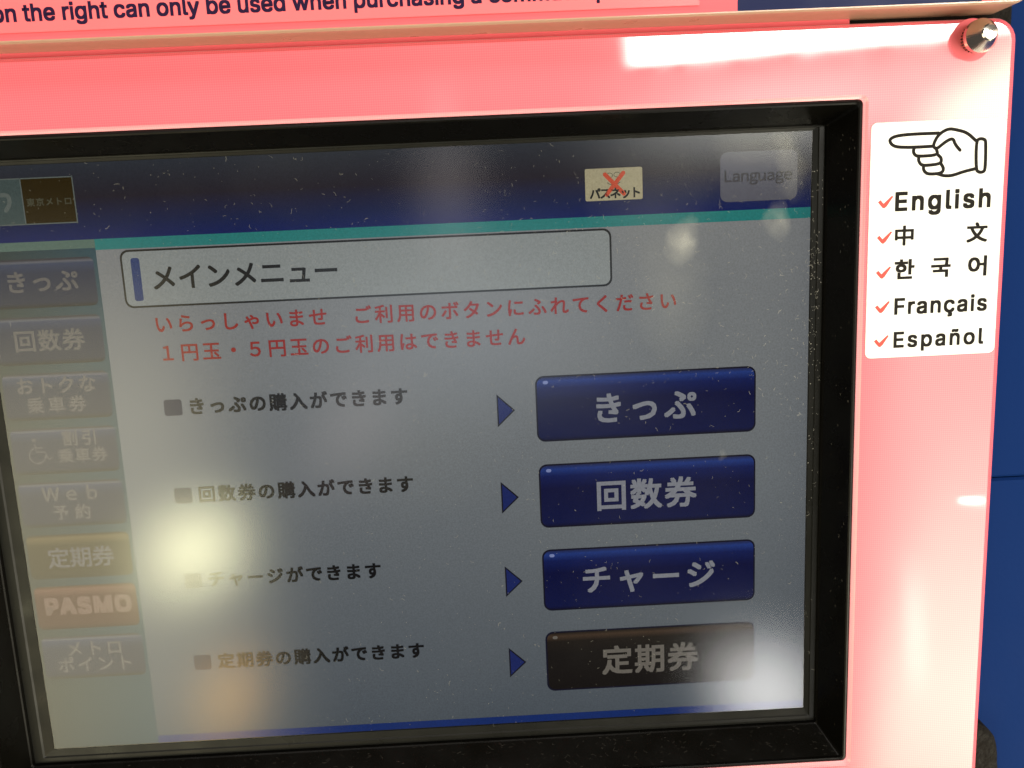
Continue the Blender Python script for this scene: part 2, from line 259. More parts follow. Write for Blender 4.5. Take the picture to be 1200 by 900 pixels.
# ------------------------------------------------------------------ lettering
GL = {'.':(188,['95,-4 83,-3 73,1 63,9 55,18 51,29 50,41 51,53 55,64 63,73 73,81 83,85 95,87 107,85 118,81 128,73 135,64 140,53 141,41 140,29 135,18 128,9 118,1 107,-3']),'A':(479,['16,0 201,509 276,509 463,0 395,0 287,302 264,372 232,478 245,478 213,371 191,302 85,0','110,142 110,199 370,199 370,142']),'E':(418,['60,0 60,509 372,509 372,452 125,452 125,286 355,286 355,229 125,229 125,57 375,57 375,0']),'F':(410,['60,0 60,509 369,509 369,452 125,452 125,278 346,278 346,221 125,221 125,0']),'M':(628,['60,0 60,509 152,509 277,187 287,159 299,123 311,84 322,49 307,49 318,83 330,121 342,158 352,187 476,509 568,509 568,0 504,0 504,291 504,327 505,369 506,413 507,457 513,457 498,409 482,363 467,322 456,291 342,0 286,0 170,291 159,321 145,361 129,408 112,457 119,457 120,416 121,372 122,328 122,291 122,0']),'O':(533,['267,-7 235,-5 205,1 177,11 150,25 126,42 105,63 86,88 70,115 57,146 48,179 42,215 40,254 42,293 48,329 57,362 70,393 86,421 105,445 126,466 150,484 177,498 205,508 235,514 267,516 299,514 329,508 357,498 384,484 408,466 429,445 448,421 464,393 477,362 486,329 491,293 493,254 491,215 486,179 477,146 464,115 448,88 429,63 408,42 384,25 357,11 329,1 299,-5','267,53 296,55 324,63 349,76 372,94 392,116 408,144 420,176 428,213 430,254 428,295 420,332 408,365 392,392 372,415 349,433 324,446 296,453 267,456 237,453 210,445 184,433 161,415 142,392 125,364 113,332 106,295 103,254 106,213 113,176 125,144 142,117 161,94 184,76 210,63 237,55']),'P':(444,['60,0 60,509 235,509 272,506 305,499 332,487 356,471 375,452 390,430 400,404 407,377 409,348 407,318 400,291 390,265 375,243 356,223 332,207 305,195 272,188 235,186 109,186 109,242 233,242 257,244 279,248 297,256 312,266 324,279 333,294 339,310 343,328 344,348 343,367 339,385 333,402 324,416 312,428 297,439 279,446 257,451 232,452 125,452 125,0']),'S':(446,['224,-9 188,-7 156,-1 128,9 102,23 81,40 64,60 51,83 42,109 38,137 104,137 108,118 114,102 123,88 136,76 150,66 166,59 185,53 204,50 224,49 246,50 267,54 286,60 303,69 317,79 329,92 338,106 344,122 346,139 344,154 340,168 332,179 322,189 310,197 296,205 245,222 184,239 145,253 112,269 86,289 67,313 56,341 52,372 54,400 62,425 75,448 92,468 113,484 138,498 165,508 195,514 227,516 259,514 289,508 316,498 340,484 360,468 377,449 390,427 398,403 401,378 337,378 332,402 320,421 302,437 280,449 254,456 225,459 204,457 185,454 167,448 152,440 139,430 129,418 121,405 117,391 115,376 117,359 122,345 131,334 142,324 155,315 169,308 212,293 264,279 312,264 328,256 344,248 359,238 372,226 384,213 395,198 402,180 407,161 408,139 406,112 399,87 386,64 370,43 349,25 323,11 294,0 261,-7']),'a':(389,['160,-9 137,-7 115,-3 94,5 76,15 60,29 48,45 38,63 32,84 30,108 32,128 36,146 43,161 53,174 64,184 78,193 92,200 108,206 125,211 178,220 234,227 247,229 257,231 265,235 271,240 274,246 276,255 276,257 275,272 272,285 267,297 260,307 251,315 240,322 227,327 212,330 196,331 178,330 163,327 149,322 137,316 127,309 118,301 110,292 104,283 100,274 41,291 51,313 64,331 79,346 95,358 114,368 133,375 153,380 173,383 194,384 239,379 255,375 271,369 286,360 300,350 312,336 322,320 330,301 335,278 337,251 337,0 277,0 277,52 272,52 252,25 242,16 229,8 215,1 199,-4 181,-7','170,45 192,47 211,51 228,59 242,68 254,80 263,93 270,108 274,122 276,138 276,190 259,182 231,176 200,171 175,168 134,159 122,153 112,147 103,139 97,130 93,118 92,105 93,93 96,82 102,72 109,64 119,57 130,52 142,48 156,46']),'b':(424,['229,-8 208,-7 189,-3 172,4 159,12 147,21 138,31 118,59 112,59 112,0 53,0 53,509 114,509 114,319 118,319 137,346 147,355 158,364 171,373 188,379 207,383 229,384 259,382 287,374 313,361 335,342 354,320 370,293 381,261 388,227 390,189 388,151 381,116 370,84 355,57 336,34 313,16 288,3 260,-6','220,47 242,49 262,55 279,66 294,80 306,97 316,117 323,139 327,163 328,189 327,215 323,239 316,261 307,281 295,298 280,311 262,322 243,328 220,330 198,328 178,322 161,312 147,299 134,282 125,263 118,241 114,216 113,189 114,162 118,138 125,115 135,95 147,78 162,65 179,55 198,49']),'c':(395,['207,-8 174,-5 144,3 117,16 93,35 72,58 56,85 44,116 37,150 34,187 37,225 44,260 56,291 72,318 93,341 117,360 144,374 174,382 207,384 226,384 243,381 260,377 276,371 291,364 305,356 318,346 330,335 340,322 349,308 356,293 362,277 303,262 290,289 270,311 242,325 207,330 184,328 163,321 145,310 130,296 118,278 108,258 102,236 98,212 96,187 98,163 102,139 108,117 118,97 130,80 145,66 163,55 184,49 207,46 243,52 271,66 292,89 304,117 363,102 357,86 350,70 341,56 331,43 319,32 306,21 292,12 277,5 261,-1 244,-5 226,-7']),'d':(424,['195,-8 165,-6 137,3 111,16 89,34 70,57 55,84 43,116 36,151 34,189 36,227 43,261 55,293 70,320 89,342 112,361 137,374 165,382 196,384 218,383 237,379 253,373 267,364 278,355 287,346 306,319 311,319 311,509 372,509 372,0 313,0 313,59 307,59 287,31 277,21 266,12 252,4 236,-3 217,-7','205,47 226,49 246,55 263,65 278,78 290,95 299,115 306,138 310,162 312,189 310,216 306,241 300,263 290,282 278,299 263,312 246,322 227,328 205,330 182,328 162,322 145,311 130,298 118,281 108,261 102,239 98,215 96,189 98,163 102,139 109,117 118,97 130,80 145,66 162,55 182,49']),'e':(404,['212,-8 177,-5 145,3 117,16 92,35 72,58 56,85 44,116 37,150 34,187 36,224 44,258 55,290 71,317 91,340 115,359 142,373 172,382 205,384 226,383 246,380 266,374 285,366 303,355 319,341 334,324 347,305 357,282 365,256 370,227 371,194 371,169 75,169 75,221 338,221 310,202 308,226 304,248 298,269 288,286 277,301 263,314 246,323 227,328 205,330 183,328 164,323 146,313 131,301 119,286 109,270 102,251 97,231 96,211 96,178 98,151 102,127 110,106 121,88 135,73 151,61 169,53 190,48 212,46 227,47 241,49 254,53 265,58 276,65 285,73 294,82 300,93 306,105 365,91 358,72 348,55 335,39 320,26 302,14 283,4 261,-3 237,-7']),'g':(425,['207,-151 180,-149 156,-146 134,-140 114,-132 97,-122 82,-110 70,-97 59,-84 51,-69 101,-41 122,-66 131,-74 142,-82 154,-88 169,-93 187,-96 207,-97 236,-95 261,-87 282,-75 298,-58 308,-34 311,-6 311,68 306,68 287,41 277,32 266,23 252,16 236,10 217,6 195,5 165,7 138,14 113,27 90,43 71,65 55,90 43,120 36,154 34,191 36,229 43,263 55,293 71,320 90,342 112,361 138,374 166,382 196,384 218,383 237,379 253,373 267,365 279,356 288,346 308,319 313,319 313,379 372,379 372,-9 370,-40 363,-67 350,-90 334,-109 314,-124 291,-136 265,-144 237,-149','205,59 227,61 246,66 264,75 278,87 290,103 300,121 307,142 311,166 312,193 311,219 307,242 300,264 291,283 279,299 264,312 247,322 227,328 205,330 182,328 163,322 145,312 130,298 118,282 109,262 102,241 98,218 96,193 98,167 102,144 109,123 118,104 131,88 145,76 163,66 183,61']),'h':(410,['114,227 114,0 53,0 53,509 114,509 114,287 102,287 116,319 132,344 152,362 175,374 200,382 227,384 252,383 275,377 295,369 313,356 328,340 341,321 350,298 355,271 357,240 357,0 296,0 296,235 293,263 286,286 273,304 256,318 235,326 210,329 192,328 176,324 161,317 147,308 136,297 126,283 119,266 115,248']),'i':(166,['53,0 53,379 114,379 114,0','84,443 73,444 63,448 54,455 47,463 43,472 41,483 43,494 47,504 54,512 63,518 73,522 84,524 95,522 105,518 114,512 121,504 125,494 126,483 125,472 121,463 114,455 105,448 95,444']),'l':(189,['139,-2 112,0 91,8 74,20 62,37 55,59 53,84 53,509 114,509 114,99 114,83 117,71 120,62 126,57 135,53 146,52 160,53 170,54 181,3 162,-1']),'m':(610,['53,0 53,379 112,379 112,295 108,295 114,314 122,331 132,346 144,358 158,368 172,376 187,382 203,385 219,386 245,383 268,375 287,361 303,342 314,320 321,295 312,295 318,312 326,329 337,343 350,356 364,366 381,375 398,381 417,385 437,386 458,385 478,380 497,372 514,361 529,346 541,328 550,307 555,283 557,255 557,0 496,0 496,254 493,279 485,298 473,313 456,323 438,329 419,330 402,329 387,326 374,320 363,312 353,302 345,290 340,277 336,263 335,247 335,0 274,0 274,260 272,280 265,297 253,311 238,322 220,328 199,330 185,329 171,326 158,320 145,312 135,302 126,289 119,274 115,257 114,238 114,0']),'n':(409,['114,227 114,0 53,0 53,379 112,379 112,287 102,287 116,319 132,344 152,362 175,374 200,382 227,384 252,383 275,377 295,369 313,356 328,340 341,321 350,298 355,271 357,240 357,0 296,0 296,235 293,263 286,286 273,304 256,318 235,326 210,329 192,328 176,324 161,317 147,308 136,297 126,283 119,266 115,248']),'o':(415,['207,-8 174,-5 144,3 117,16 93,35 72,58 56,85 44,116 37,150 34,187 37,225 44,260 56,291 72,318 93,341 117,360 144,374 174,382 207,384 241,382 271,374 299,360 323,341 343,318 359,291 371,260 379,225 381,187 379,150 371,116 359,85 343,58 323,35 299,16 271,3 241,-5','207,46 231,49 252,55 270,66 285,80 298,97 307,117 314,139 318,163 319,187 318,212 314,236 307,258 298,278 285,296 270,310 252,321 231,328 207,330 184,328 163,321 145,310 130,296 118,278 108,258 102,236 98,212 96,187 98,163 102,139 108,117 118,97 130,80 145,66 163,55 184,49']),'p':(424,['53,-143 53,379 112,379 112,319 118,319 137,346 147,355 158,364 171,373 188,379 207,383 229,384 259,382 287,374 313,361 335,342 354,320 370,293 381,261 388,227 390,189 388,151 381,116 370,84 355,57 336,34 313,16 288,3 260,-6 229,-8 208,-7 189,-3 173,4 159,12 147,21 138,31 118,59 114,59 114,-143','220,47 242,49 262,55 279,66 294,80 306,97 316,117 323,139 327,163 328,189 327,215 323,239 316,261 307,281 295,298 280,311 262,322 243,328 220,330 198,328 178,322 161,312 147,299 134,282 125,263 118,241 114,216 113,189 114,162 118,138 125,115 135,95 147,78 162,65 179,55 198,49']),'r':(259,['53,0 53,379 112,379 112,321 115,321 124,339 137,354 152,367 171,377 191,383 213,385 229,384 243,384 243,322 230,324 207,326 190,324 174,321 159,315 146,306 135,296 126,284 119,269 115,254 114,237 114,0']),'s':(365,['182,-8 157,-7 133,-3 112,3 93,12 76,24 62,38 50,54 41,73 36,94 94,107 101,87 111,72 124,60 141,52 160,47 181,45 206,47 227,53 244,62 258,74 265,88 268,103 266,115 262,126 254,136 243,144 229,150 212,155 149,170 118,180 92,192 72,208 58,227 50,249 47,274 49,295 55,314 65,332 79,347 95,360 115,370 137,378 161,383 187,384 212,383 234,379 254,372 271,363 286,352 299,339 309,324 318,308 324,290 268,277 262,291 254,304 243,316 228,325 210,331 187,333 166,331 147,326 131,317 119,305 111,292 109,277 110,264 115,253 124,243 136,235 152,229 172,223 229,209 261,200 287,187 306,171 320,153 328,131 331,107 329,85 323,65 312,47 298,31 281,18 260,6 236,-2 210,-7']),'t':(227,['204,379 204,327 6,327 6,379','65,471 126,471 126,98 127,83 130,70 136,61 144,55 156,51 170,50 185,51 202,54 213,2 192,-3 168,-4 138,-1 113,7 92,21 77,41 68,64 65,93']),'u':(410,['182,-5 158,-3 135,2 115,11 97,23 82,39 69,59 60,82 54,109 53,139 53,379 114,379 114,144 116,117 124,94 137,75 154,61 175,53 200,50 218,51 234,55 249,62 263,71 274,83 283,97 290,113 295,132 296,153 296,379 357,379 357,0 298,0 298,92 307,92 294,60 277,35 257,17 234,5 209,-3']),'w':(567,['138,0 23,379 87,379 133,214 154,137 175,41 165,41 186,135 206,214 252,379 316,379 362,214 382,136 402,41 391,41 413,135 434,214 480,379 545,379 429,0 368,0 319,172 305,225 291,280 277,338 291,338 277,280 263,225 248,172 199,0']),'y':(389,['47,-139 61,-86 71,-87 83,-89 94,-90 104,-89 113,-86 122,-81 130,-74 138,-64 145,-51 151,-36 163,-1 17,379 84,379 165,155 187,87 206,21 184,21 202,87 224,155 305,379 371,379 204,-58 196,-77 187,-93 177,-107 165,-119 153,-128 139,-136 125,-141 109,-144 91,-145 65,-143']),'ç':(395,['207,-8 174,-5 144,3 117,16 93,35 72,58 56,85 44,116 37,150 34,187 37,225 44,260 56,291 72,318 93,341 117,360 144,374 174,382 207,384 226,384 243,381 260,377 276,371 291,364 305,356 318,346 330,335 340,322 349,308 356,293 362,277 303,262 290,289 270,311 242,325 207,330 184,328 163,321 145,310 130,296 118,278 108,258 102,236 98,212 96,187 98,163 102,139 108,117 118,97 130,80 145,66 163,55 184,49 207,46 243,52 271,66 292,89 304,117 363,102 357,86 350,70 341,56 331,43 319,32 306,21 292,12 277,5 261,-1 244,-5 226,-7','169,-143 169,-107 210,-107 221,-106 230,-105 236,-102 240,-98 242,-92 243,-84 242,-77 240,-71 236,-67 230,-64 221,-63 210,-62 182,-62 192,16 224,16 224,0 224,-29 244,-32 261,-36 273,-44 282,-54 287,-68 289,-85 287,-103 280,-118 270,-129 254,-136 234,-141 210,-143']),'ñ':(409,['114,227 114,0 53,0 53,379 112,379 112,287 102,287 116,319 132,344 152,362 175,374 200,382 227,384 252,383 275,377 295,369 313,356 328,340 341,321 350,298 355,271 357,240 357,0 296,0 296,235 293,263 286,286 273,304 256,318 235,326 210,329 192,328 176,324 161,317 147,308 136,297 126,283 119,266 115,248','250,446 225,450 202,460 182,470 167,475 161,474 157,471 153,466 149,448 106,448 108,467 113,484 120,498 131,509 144,516 161,518 185,514 207,504 226,494 243,490 248,490 253,492 256,496 262,517 304,517 302,497 297,480 289,466 278,455 265,448']),' ':(188,[])}
def poly_mesh(groups):
    """fill each (outer + holes) group on its own; returns vertex and face lists"""
    V, F = [], []
    for sps in groups:
        c = bpy.data.curves.new('t', 'CURVE'); c.dimensions = '2D'; c.fill_mode = 'BOTH'
        for sp in sps:
            s = c.splines.new('POLY'); s.points.add(len(sp) - 1); s.use_cyclic_u = True
            for q, (x, y) in zip(s.points, sp): q.co = (x, y, 0, 1)
        o = bpy.data.objects.new('t', c); me = o.to_mesh()
        b = len(V); V += [(v.co.x, v.co.y) for v in me.vertices]; F += [[b + i for i in p.vertices] for p in me.polygons]
        o.to_mesh_clear(); bpy.data.objects.remove(o); bpy.data.curves.remove(c)
    return V, F
def area(sp): return sum(sp[i - 1][0] * sp[i][1] - sp[i][0] * sp[i - 1][1] for i in range(len(sp))) / 2
def inside(p, sp):
    r = False
    for i in range(len(sp)):
        (x1, y1), (x2, y2) = sp[i - 1], sp[i]
        if (y1 > p[1]) != (y2 > p[1]) and p[0] < (x2 - x1) * (p[1] - y1) / (y2 - y1) + x1: r = not r
    return r
_gc = {}
def glyph(ch):
    if ch not in _gc:
        adv, sps = GL[ch]
        sps = [[tuple(int(v) / 1000 for v in q.split(',')) for q in s.split()] for s in sps]
        if sps:
            sg = 1 if area(max(sps, key=lambda s: abs(area(s)))) > 0 else -1
            outs = [s for s in sps if area(s) * sg > 0]; holes = [s for s in sps if area(s) * sg <= 0]
            groups = [[o_] + [h for h in holes if inside(h[0], o_)] for o_ in outs]
            _gc[ch] = (adv / 1000, poly_mesh(groups), len(groups))
        else: _gc[ch] = (adv / 1000, ([], []), 0)
    return _gc[ch]
def latin(s, gap):
    V, F, x = [], [], 0
    for ch in s:
        adv, (v, f), _n = glyph(ch); b = len(V)
        V += [(x + a, y) for a, y in v]; F += [[b + i for i in q] for q in f]; x += adv + gap
    return V, F
def cjk(s, gap):
    V, F, x = [], [], 0
    for ch in s:
        if ch not in _gc or len(_gc[ch]) != 2:
            c = bpy.data.curves.new('t', 'FONT'); c.body = ch; c.size = 1; c.resolution_u = 3
            o = bpy.data.objects.new('t', c); COL.objects.link(o)
            me = bpy.data.meshes.new_from_object(o.evaluated_get(bpy.context.evaluated_depsgraph_get()))
            _gc[ch] = ([(v.co.x, v.co.y) for v in me.vertices], [list(p.vertices) for p in me.polygons])
            bpy.data.objects.remove(o); bpy.data.curves.remove(c); bpy.data.meshes.remove(me)
        v, f = _gc[ch]; b = len(V)
        V += [(x + a, y) for a, y in v]; F += [[b + i for i in q] for q in f]; x += EM + gap
    return V, F
EM = 1.0
_v0, _ = cjk('回', 0)
EM = (max(y for _, y in _v0) - min(y for _, y in _v0)) / .86
def text(name, s, x0, x1, em_mm, d, m, parent, zmid=None, base=None, bold=.02, lat=False, label=None, sx=None):
    """lettering between x0 and x1 (mm); height from em_mm (the cap height for Latin), centred on zmid or standing on base"""
    f = latin if lat else cjk
    k = em_mm / (.509 if lat else EM)
    kx = sx or k
    def wid(g): V, _ = f(s, g); return (max(v[0] for v in V) - min(v[0] for v in V)) * kx
    if sx is None and len(s) > 1:
        w0 = wid(0); w1 = wid(.1); g = (x1 - x0 - w0) / (w1 - w0) * .1
    else: g = 0
    V, F = f(s, g)
    ax, bx = min(v[0] for v in V), max(v[0] for v in V); ay, by = min(v[1] for v in V), max(v[1] for v in V)
    if sx == 0 or (sx is None and len(s) == 1): kx = (x1 - x0) / (bx - ax)
    if lat and sx is not None: kx = (x1 - x0) / (bx - ax)
    bw = bold * em_mm
    off = [(0, 0), (bw, bw), (-bw, bw), (bw, -bw), (-bw, -bw)] if bold else [(0, 0)]
    VV, FF = [], []
    cxm = (x0 + x1) / 2
    for li, (ox, oz) in enumerate(off):
        b = len(VV)
        for x, y in V:
            X = (x - ax) * kx + ox - (x1 - x0) / 2
            Z = (-y * k + oz) if base is not None else ((by + ay) / 2 - y) * k + oz
            VV.append((X / 1000, -li * .00001, -Z / 1000))
        FF += [[b + i for i in q] for q in F]
    me = bpy.data.meshes.new(name); me.from_pydata(VV, [], FF)
    o = link(name, me, m, parent, label); o.location = B(cxm, zmid if zmid is not None else base, d)
    return o

# ================================================================== the ticket machine
mach = bpy.data.objects.new('ticket_machine', None); COL.objects.link(mach)
mach['label'] = 'blue ticket vending machine with a pink framed touch screen'; mach['category'] = 'ticket machine'
def box(bm, x0, x1, z0, z1, d0, d1, r=0, bev=.6):
    add_loft(bm, [(rr(x0, x1, z0, z1, r + .01, 5), d0), (rr(x0, x1, z0, z1, r + .01, 5), d1 - bev), (rr(x0 + bev, x1 - bev, z0 + bev, z1 - bev, max(r - bev, .01), 5), d1)], cap=True, back=True)

# blue body: two steel plates with a seam between them, round the screen unit
bm = bmesh.new(); box(bm, 362, 760, -330, 135.6, -30, -3, 0, 1.0); link('upper_body_plate', mesh(bm, 'upper_body_plate'), M_blue, mach)
bm = bmesh.new(); box(bm, 362, 760, 136.0, 620, -30, -3, 0, 1.0); link('lower_body_plate', mesh(bm, 'lower_body_plate'), M_blue, mach)
bm = bmesh.new(); box(bm, -520, 759, -329, 619, -60, -24, 0, 1.0); link('inner_body', mesh(bm, 'inner_body'), M_blue, mach)
bm = bmesh.new(); box(bm, -519, -62, -328, 618, -30, -3, 0, 1.0); link('side_body_plate', mesh(bm, 'side_body_plate'), M_blue, mach)
bm = bmesh.new(); box(bm, -62, 363, 300, 617, -30, -4, 0, 1.0); link('bottom_body_plate', mesh(bm, 'bottom_body_plate'), M_blue, mach)

# pink acrylic fascia with the screen opening
bm = bmesh.new(); s = 6
add_loft(bm, mis=(1, 1, 0, 0, 1, 1, 1), loops=[(rr(-66.0, 368.6, -33.1, 288.6, 7.5, s), -2), (rr(-66.0, 368.6, -33.1, 288.6, 7.5, s), 14.2), (rr(-65.6, 368.2, -32.7, 288.2, 7.2, s), 14.9),
              (rr(-64.0, 366.3, -31.5, 286.6, 6.4, s), 16), (rr(-15.6, 317.6, -9.6, 244.6, 2.6, s), 16),
              (rr(-14.6, 316.8, -8.9, 243.8, 2.2, s), 15.5), (rr(-13.8, 316.0, -8.3, 242.9, 1.8, s), 15.2), (rr(-13.8, 316.0, -8.3, 242.9, 1.8, s), 2)])
fascia = link('fascia_panel', mesh(bm, 'fascia_panel'), (M_pink, M_pinkedge), mach, 'glossy pink halftone panel framing the screen'); fascia.location = O

# screw at the fascia's upper right corner
def lathe(name, prof, x, z, m, parent, seg=40, flats=None, label=None):
    bm = bmesh.new(); rows = []
    for r, d in prof:
        rows.append([bm.verts.new((r / 1000 * math.cos(2 * math.pi * k / seg), -d / 1000, r / 1000 * math.sin(2 * math.pi * k / seg))) for k in range(seg)])
    for a, b in zip(rows, rows[1:]):
        for k in range(seg): bm.faces.new((a[k], a[(k + 1) % seg], b[(k + 1) % seg], b[k]))
    bm.faces.new(rows[-1])
    o = link(name, mesh(bm, name), m, parent, label); o.location = B(x, z, 0); return o
lathe('screw_ring', [(7.0, 16.02), (6.9, 16.06)], 352.3, -26.0, M_matpink, fascia, 40)
scr = lathe('screw', [(4.2, 16.05), (4.3, 18.0), (3.7, 18.1), (3.7, 19.0), (5.3, 19.3), (5.55, 20.0), (5.5, 21.6), (5.2, 22.1), (2.75, 26.1), (2.3, 26.5), (.4, 26.7)], 352.8, -26.2, M_steel, fascia, 44, label='shiny nickel screw with a cone shaped head')
bm = bmesh.new()
for k in range(26):                                 # knurling round the screw's collar
    a = 2 * math.pi * k / 26; c, s_ = math.cos(a), math.sin(a)
    vs = []
    for (rr_, dd, da) in ((4.2, 16.3, -.07), (4.2, 16.3, .07), (4.2, 17.9, .07), (4.2, 17.9, -.07), (4.65, 16.5, 0), (4.65, 17.7, 0)):
        aa = a + da; vs.append(bm.verts.new((rr_ / 1000 * math.cos(aa), -dd / 1000, rr_ / 1000 * math.sin(aa))))
    for q in ((0, 1, 4), (1, 2, 5, 4), (2, 3, 5), (3, 0, 4, 5)): bm.faces.new([vs[i] for i in q])
kn = link('screw_collar', mesh(bm, 'screw_collar'), M_dsteel, fascia); kn.location = B(352.8, -26.2, 0)

# black bezel sloping down to the glass
bm = bmesh.new(); s = 5
bz = [(rr(-13.6, 315.8, -8.1, 242.7, 1.8, s), 3), (rr(-13.6, 315.8, -8.1, 242.7, 1.8, s), 15.0), (rr(-13.2, 315.4, -7.7, 242.3, 1.7, s), 15.6), (rr(-12.6, 314.8, -7.1, 241.7, 1.6, s), 15.8),
      (rr(-12.1, 314.3, -6.6, 241.2, 1.5, s), 15.6), (rr(-11.8, 313.9, -6.2, 240.9, 1.4, s), 14.6), (rr(-8.5, 308.9, -2.1, 233.9, .9, s), 3.6), (rr(-8.1, 308.5, -1.8, 233.5, .8, s), 3.1), (rr(-8.1, 308.5, -1.8, 233.5, .8, s), .2)]
add_loft(bm, bz)
bez = link('screen_bezel', mesh(bm, 'screen_bezel'), M_bezel, mach, 'black plastic bezel sloping down to the glass'); bez.location = O

# upper panel: navy and pink board edged in clear acrylic
bm = bmesh.new()
add_loft(bm, [(rr(-70, 365.0, -190, -35.0, 4, 5), 6), (rr(-70, 365.0, -190, -35.0, 4, 5), 25.2), (rr(-69.4, 364.4, -189, -35.5, 3.6, 5), 26)], cap=True, back=True)
up = link('upper_panel', mesh(bm, 'upper_panel'), M_edge, mach, 'thick upper board with a beige lower edge'); up.location = O
sheet('navy_print', rr(269.2, 349.6, -188, -35.9, 0), 26.08, M_navy, up)
sheet('pink_print', rr(-69, 269.2, -188, -35.9, 0), 26.08, M_back, up)
sheet('pink_print', rr(349.6, 364, -188, -35.9, 0), 26.08, M_back, up)

# black seals behind the pink fascia
bm = bmesh.new(); box(bm, 361, 371.5, -120, -17, -2.9, 8, 2, 1.5); link('seal_strip', mesh(bm, 'seal_strip'), M_rub, mach, 'black foam seal beside the pink corner').location = O
bm = bmesh.new(); box(bm, 312, 364, -40, -32.4, -2, 11, 1, .5); link('seal_strip', mesh(bm, 'seal_strip'), M_rub, mach, 'grimy black seal under the upper board').location = O
bm = bmesh.new(); box(bm, -60, 311.8, -40, -31.5, -2, 13, 1, .5); link('backing_board', mesh(bm, 'backing_board'), M_back, mach, 'dull pink board showing in the gap').location = O
# dark rubber pad peeping out below
bm = bmesh.new(); rows = []
for (kk, d) in ((1.0, -2.9), (1.0, 4.5), (.93, 6.2), (.8, 7)):
    row = []
    for j in range(48):
        a = 2 * math.pi * j / 48; w_ = 1 + .035 * math.sin(7 * a) + R_.uniform(-.012, .012)
        row.append((366 + 19 * kk * w_ * math.cos(a), 263 + 31 * kk * w_ * math.sin(a)))
    rows.append((row, d))
add_loft(bm, rows, cap=True); pad = link('rubber_pad', mesh(bm, 'rubber_pad'), M_rub, mach, 'worn black rubber pad behind the fascia edge'); pad.location = O
for o in mach.children:
    if o.name.split('.')[0].endswith(('body_plate', 'inner_body')): o.location = O

# ------------------------------------------------------------------ the screen
bm = bmesh.new(); box(bm, -12, 312, -6, 238, -23, -.05, 0, .2)
scrn = link('display_screen', mesh(bm, 'display_screen'), M_lcd, mach, 'dim touch screen showing the main menu in Japanese'); scrn.location = O
bm = bmesh.new()
steps = [(rr(-8.0, 308.4, -1.7, 233.4, .5, 3), 1.5), (rr(-4.6, 306.4, -1.2, 231.4, .5, 3), 1.4), (rr(-4.0, 306.1, -1.1, 231.0, .5, 3), .9), (rr(-.2, 304.3, -.2, 228.3, .3, 3), .5), (rr(-.2, 304.3, -.2, 228.3, .3, 3), .1)]
add_loft(bm, steps); brd = link('screen_border', mesh(bm, 'screen_border'), M_lcd, scrn); 
def em_c(n, c): return em(n, c)
K = 1.0
E_bg = em('screen_white_view_dimmed', (.1, .1, .1), ramp=('z', -228, 0, [(0, (.046, .058, .078)), (.45, (.098, .112, .134)), (1, (.140, .148, .164))])); E_side = em('screen_side_blue', (.03, .07, .085), ramp=('x', 0, 42, [(0, (.018, .027, .027)), (1, (.012, .040, .060))]))  # background white carries painted view-angle dimming, darker towards the bottom
E_head = em('screen_header_blue', (0, 0, 0), ramp=('z', -27, 0, [(0, (.001, .006, .066)), (.2, (.004, .008, .045)), (.55, (.012, .010, .017)), (1, (.018, .022, .032))]))
E_teal = em('screen_teal', (.010, .120, .125)); E_lite = em('screen_pale_teal', (.06, .10, .09)); E_foot = em('screen_footer_blue', (.004, .016, .10))
E_box = em('screen_box', (.150, .168, .182)); E_line = em('screen_line', (.004, .004, .005)); E_txt = em('screen_text', (.003, .003, .004)); E_red = em('screen_red', (.17, .006, .005))
E_mark = em('screen_mark', (.008, .022, .095)); E_bul = em('screen_bullet', (.003, .006, .030)); E_arr = em('screen_arrow', (.006, .012, .080)); E_arro = em('screen_arrow_outline', (.004, .004, .01))
E_cap = em('screen_caption', (.13, .14, .18)); E_cap2 = em('screen_caption_dim', (.088, .082, .078))
E_btn = em('screen_blue_button', (0, 0, 0), ramp=('z', -12.5, 12.5, [(0, (.001, .001, .012)), (.06, (.002, .004, .038)), (.62, (.001, .002, .030)), (.82, (.002, .006, .06)), (.93, (.008, .024, .14)), (.985, (.008, .012, .05))]))
E_btk = em('screen_dark_button', (0, 0, 0), ramp=('z', -12.5, 12.5, [(0, (.004, .003, .003)), (.06, (.004, .003, .003)), (.62, (.005, .004, .004)), (.84, (.008, .006, .005)), (.93, (.034, .021, .014)), (.985, (.008, .006, .005))]))
E_bo = em('screen_button_rim', (.003, .003, .012)); E_spot = em('screen_glint', (.12, .15, .33))
E_sb = em('screen_side_button', (0, 0, 0), ramp=('z', -8.6, 8.6, [(0, (.006, .006, .010)), (.08, (.010, .014, .034)), (.7, (.011, .016, .040)), (.9, (.022, .032, .07)), (.94, (.07, .075, .10)), (.985, (.02, .02, .03))]))
E_sy = em('screen_side_button_olive', (0, 0, 0), ramp=('z', -8.6, 8.6, [(0, (.012, .008, .002)), (.08, (.018, .012, .002)), (.75, (.026, .018, .004)), (.93, (.09, .068, .03)), (.985, (.03, .02, .01))]))
E_sr = em('screen_side_button_red', (0, 0, 0), ramp=('z', -8.6, 8.6, [(0, (.02, .003, .002)), (.08, (.042, .010, .006)), (.75, (.048, .012, .008)), (.93, (.11, .05, .035)), (.985, (.05, .02, .01))]))
E_scap = em('screen_side_caption', (.075, .072, .078)); E_rcap = em('screen_red_caption', (.125, .075, .062))
E_t1 = em('screen_tile_grey', (.035, .052, .055)); E_t2 = em('screen_tile_brown', (.016, .010, .001)); E_tl = em('screen_tile_line', (.07, .085, .085)); E_tx = em('screen_tile_text', (.045, .045, .03))
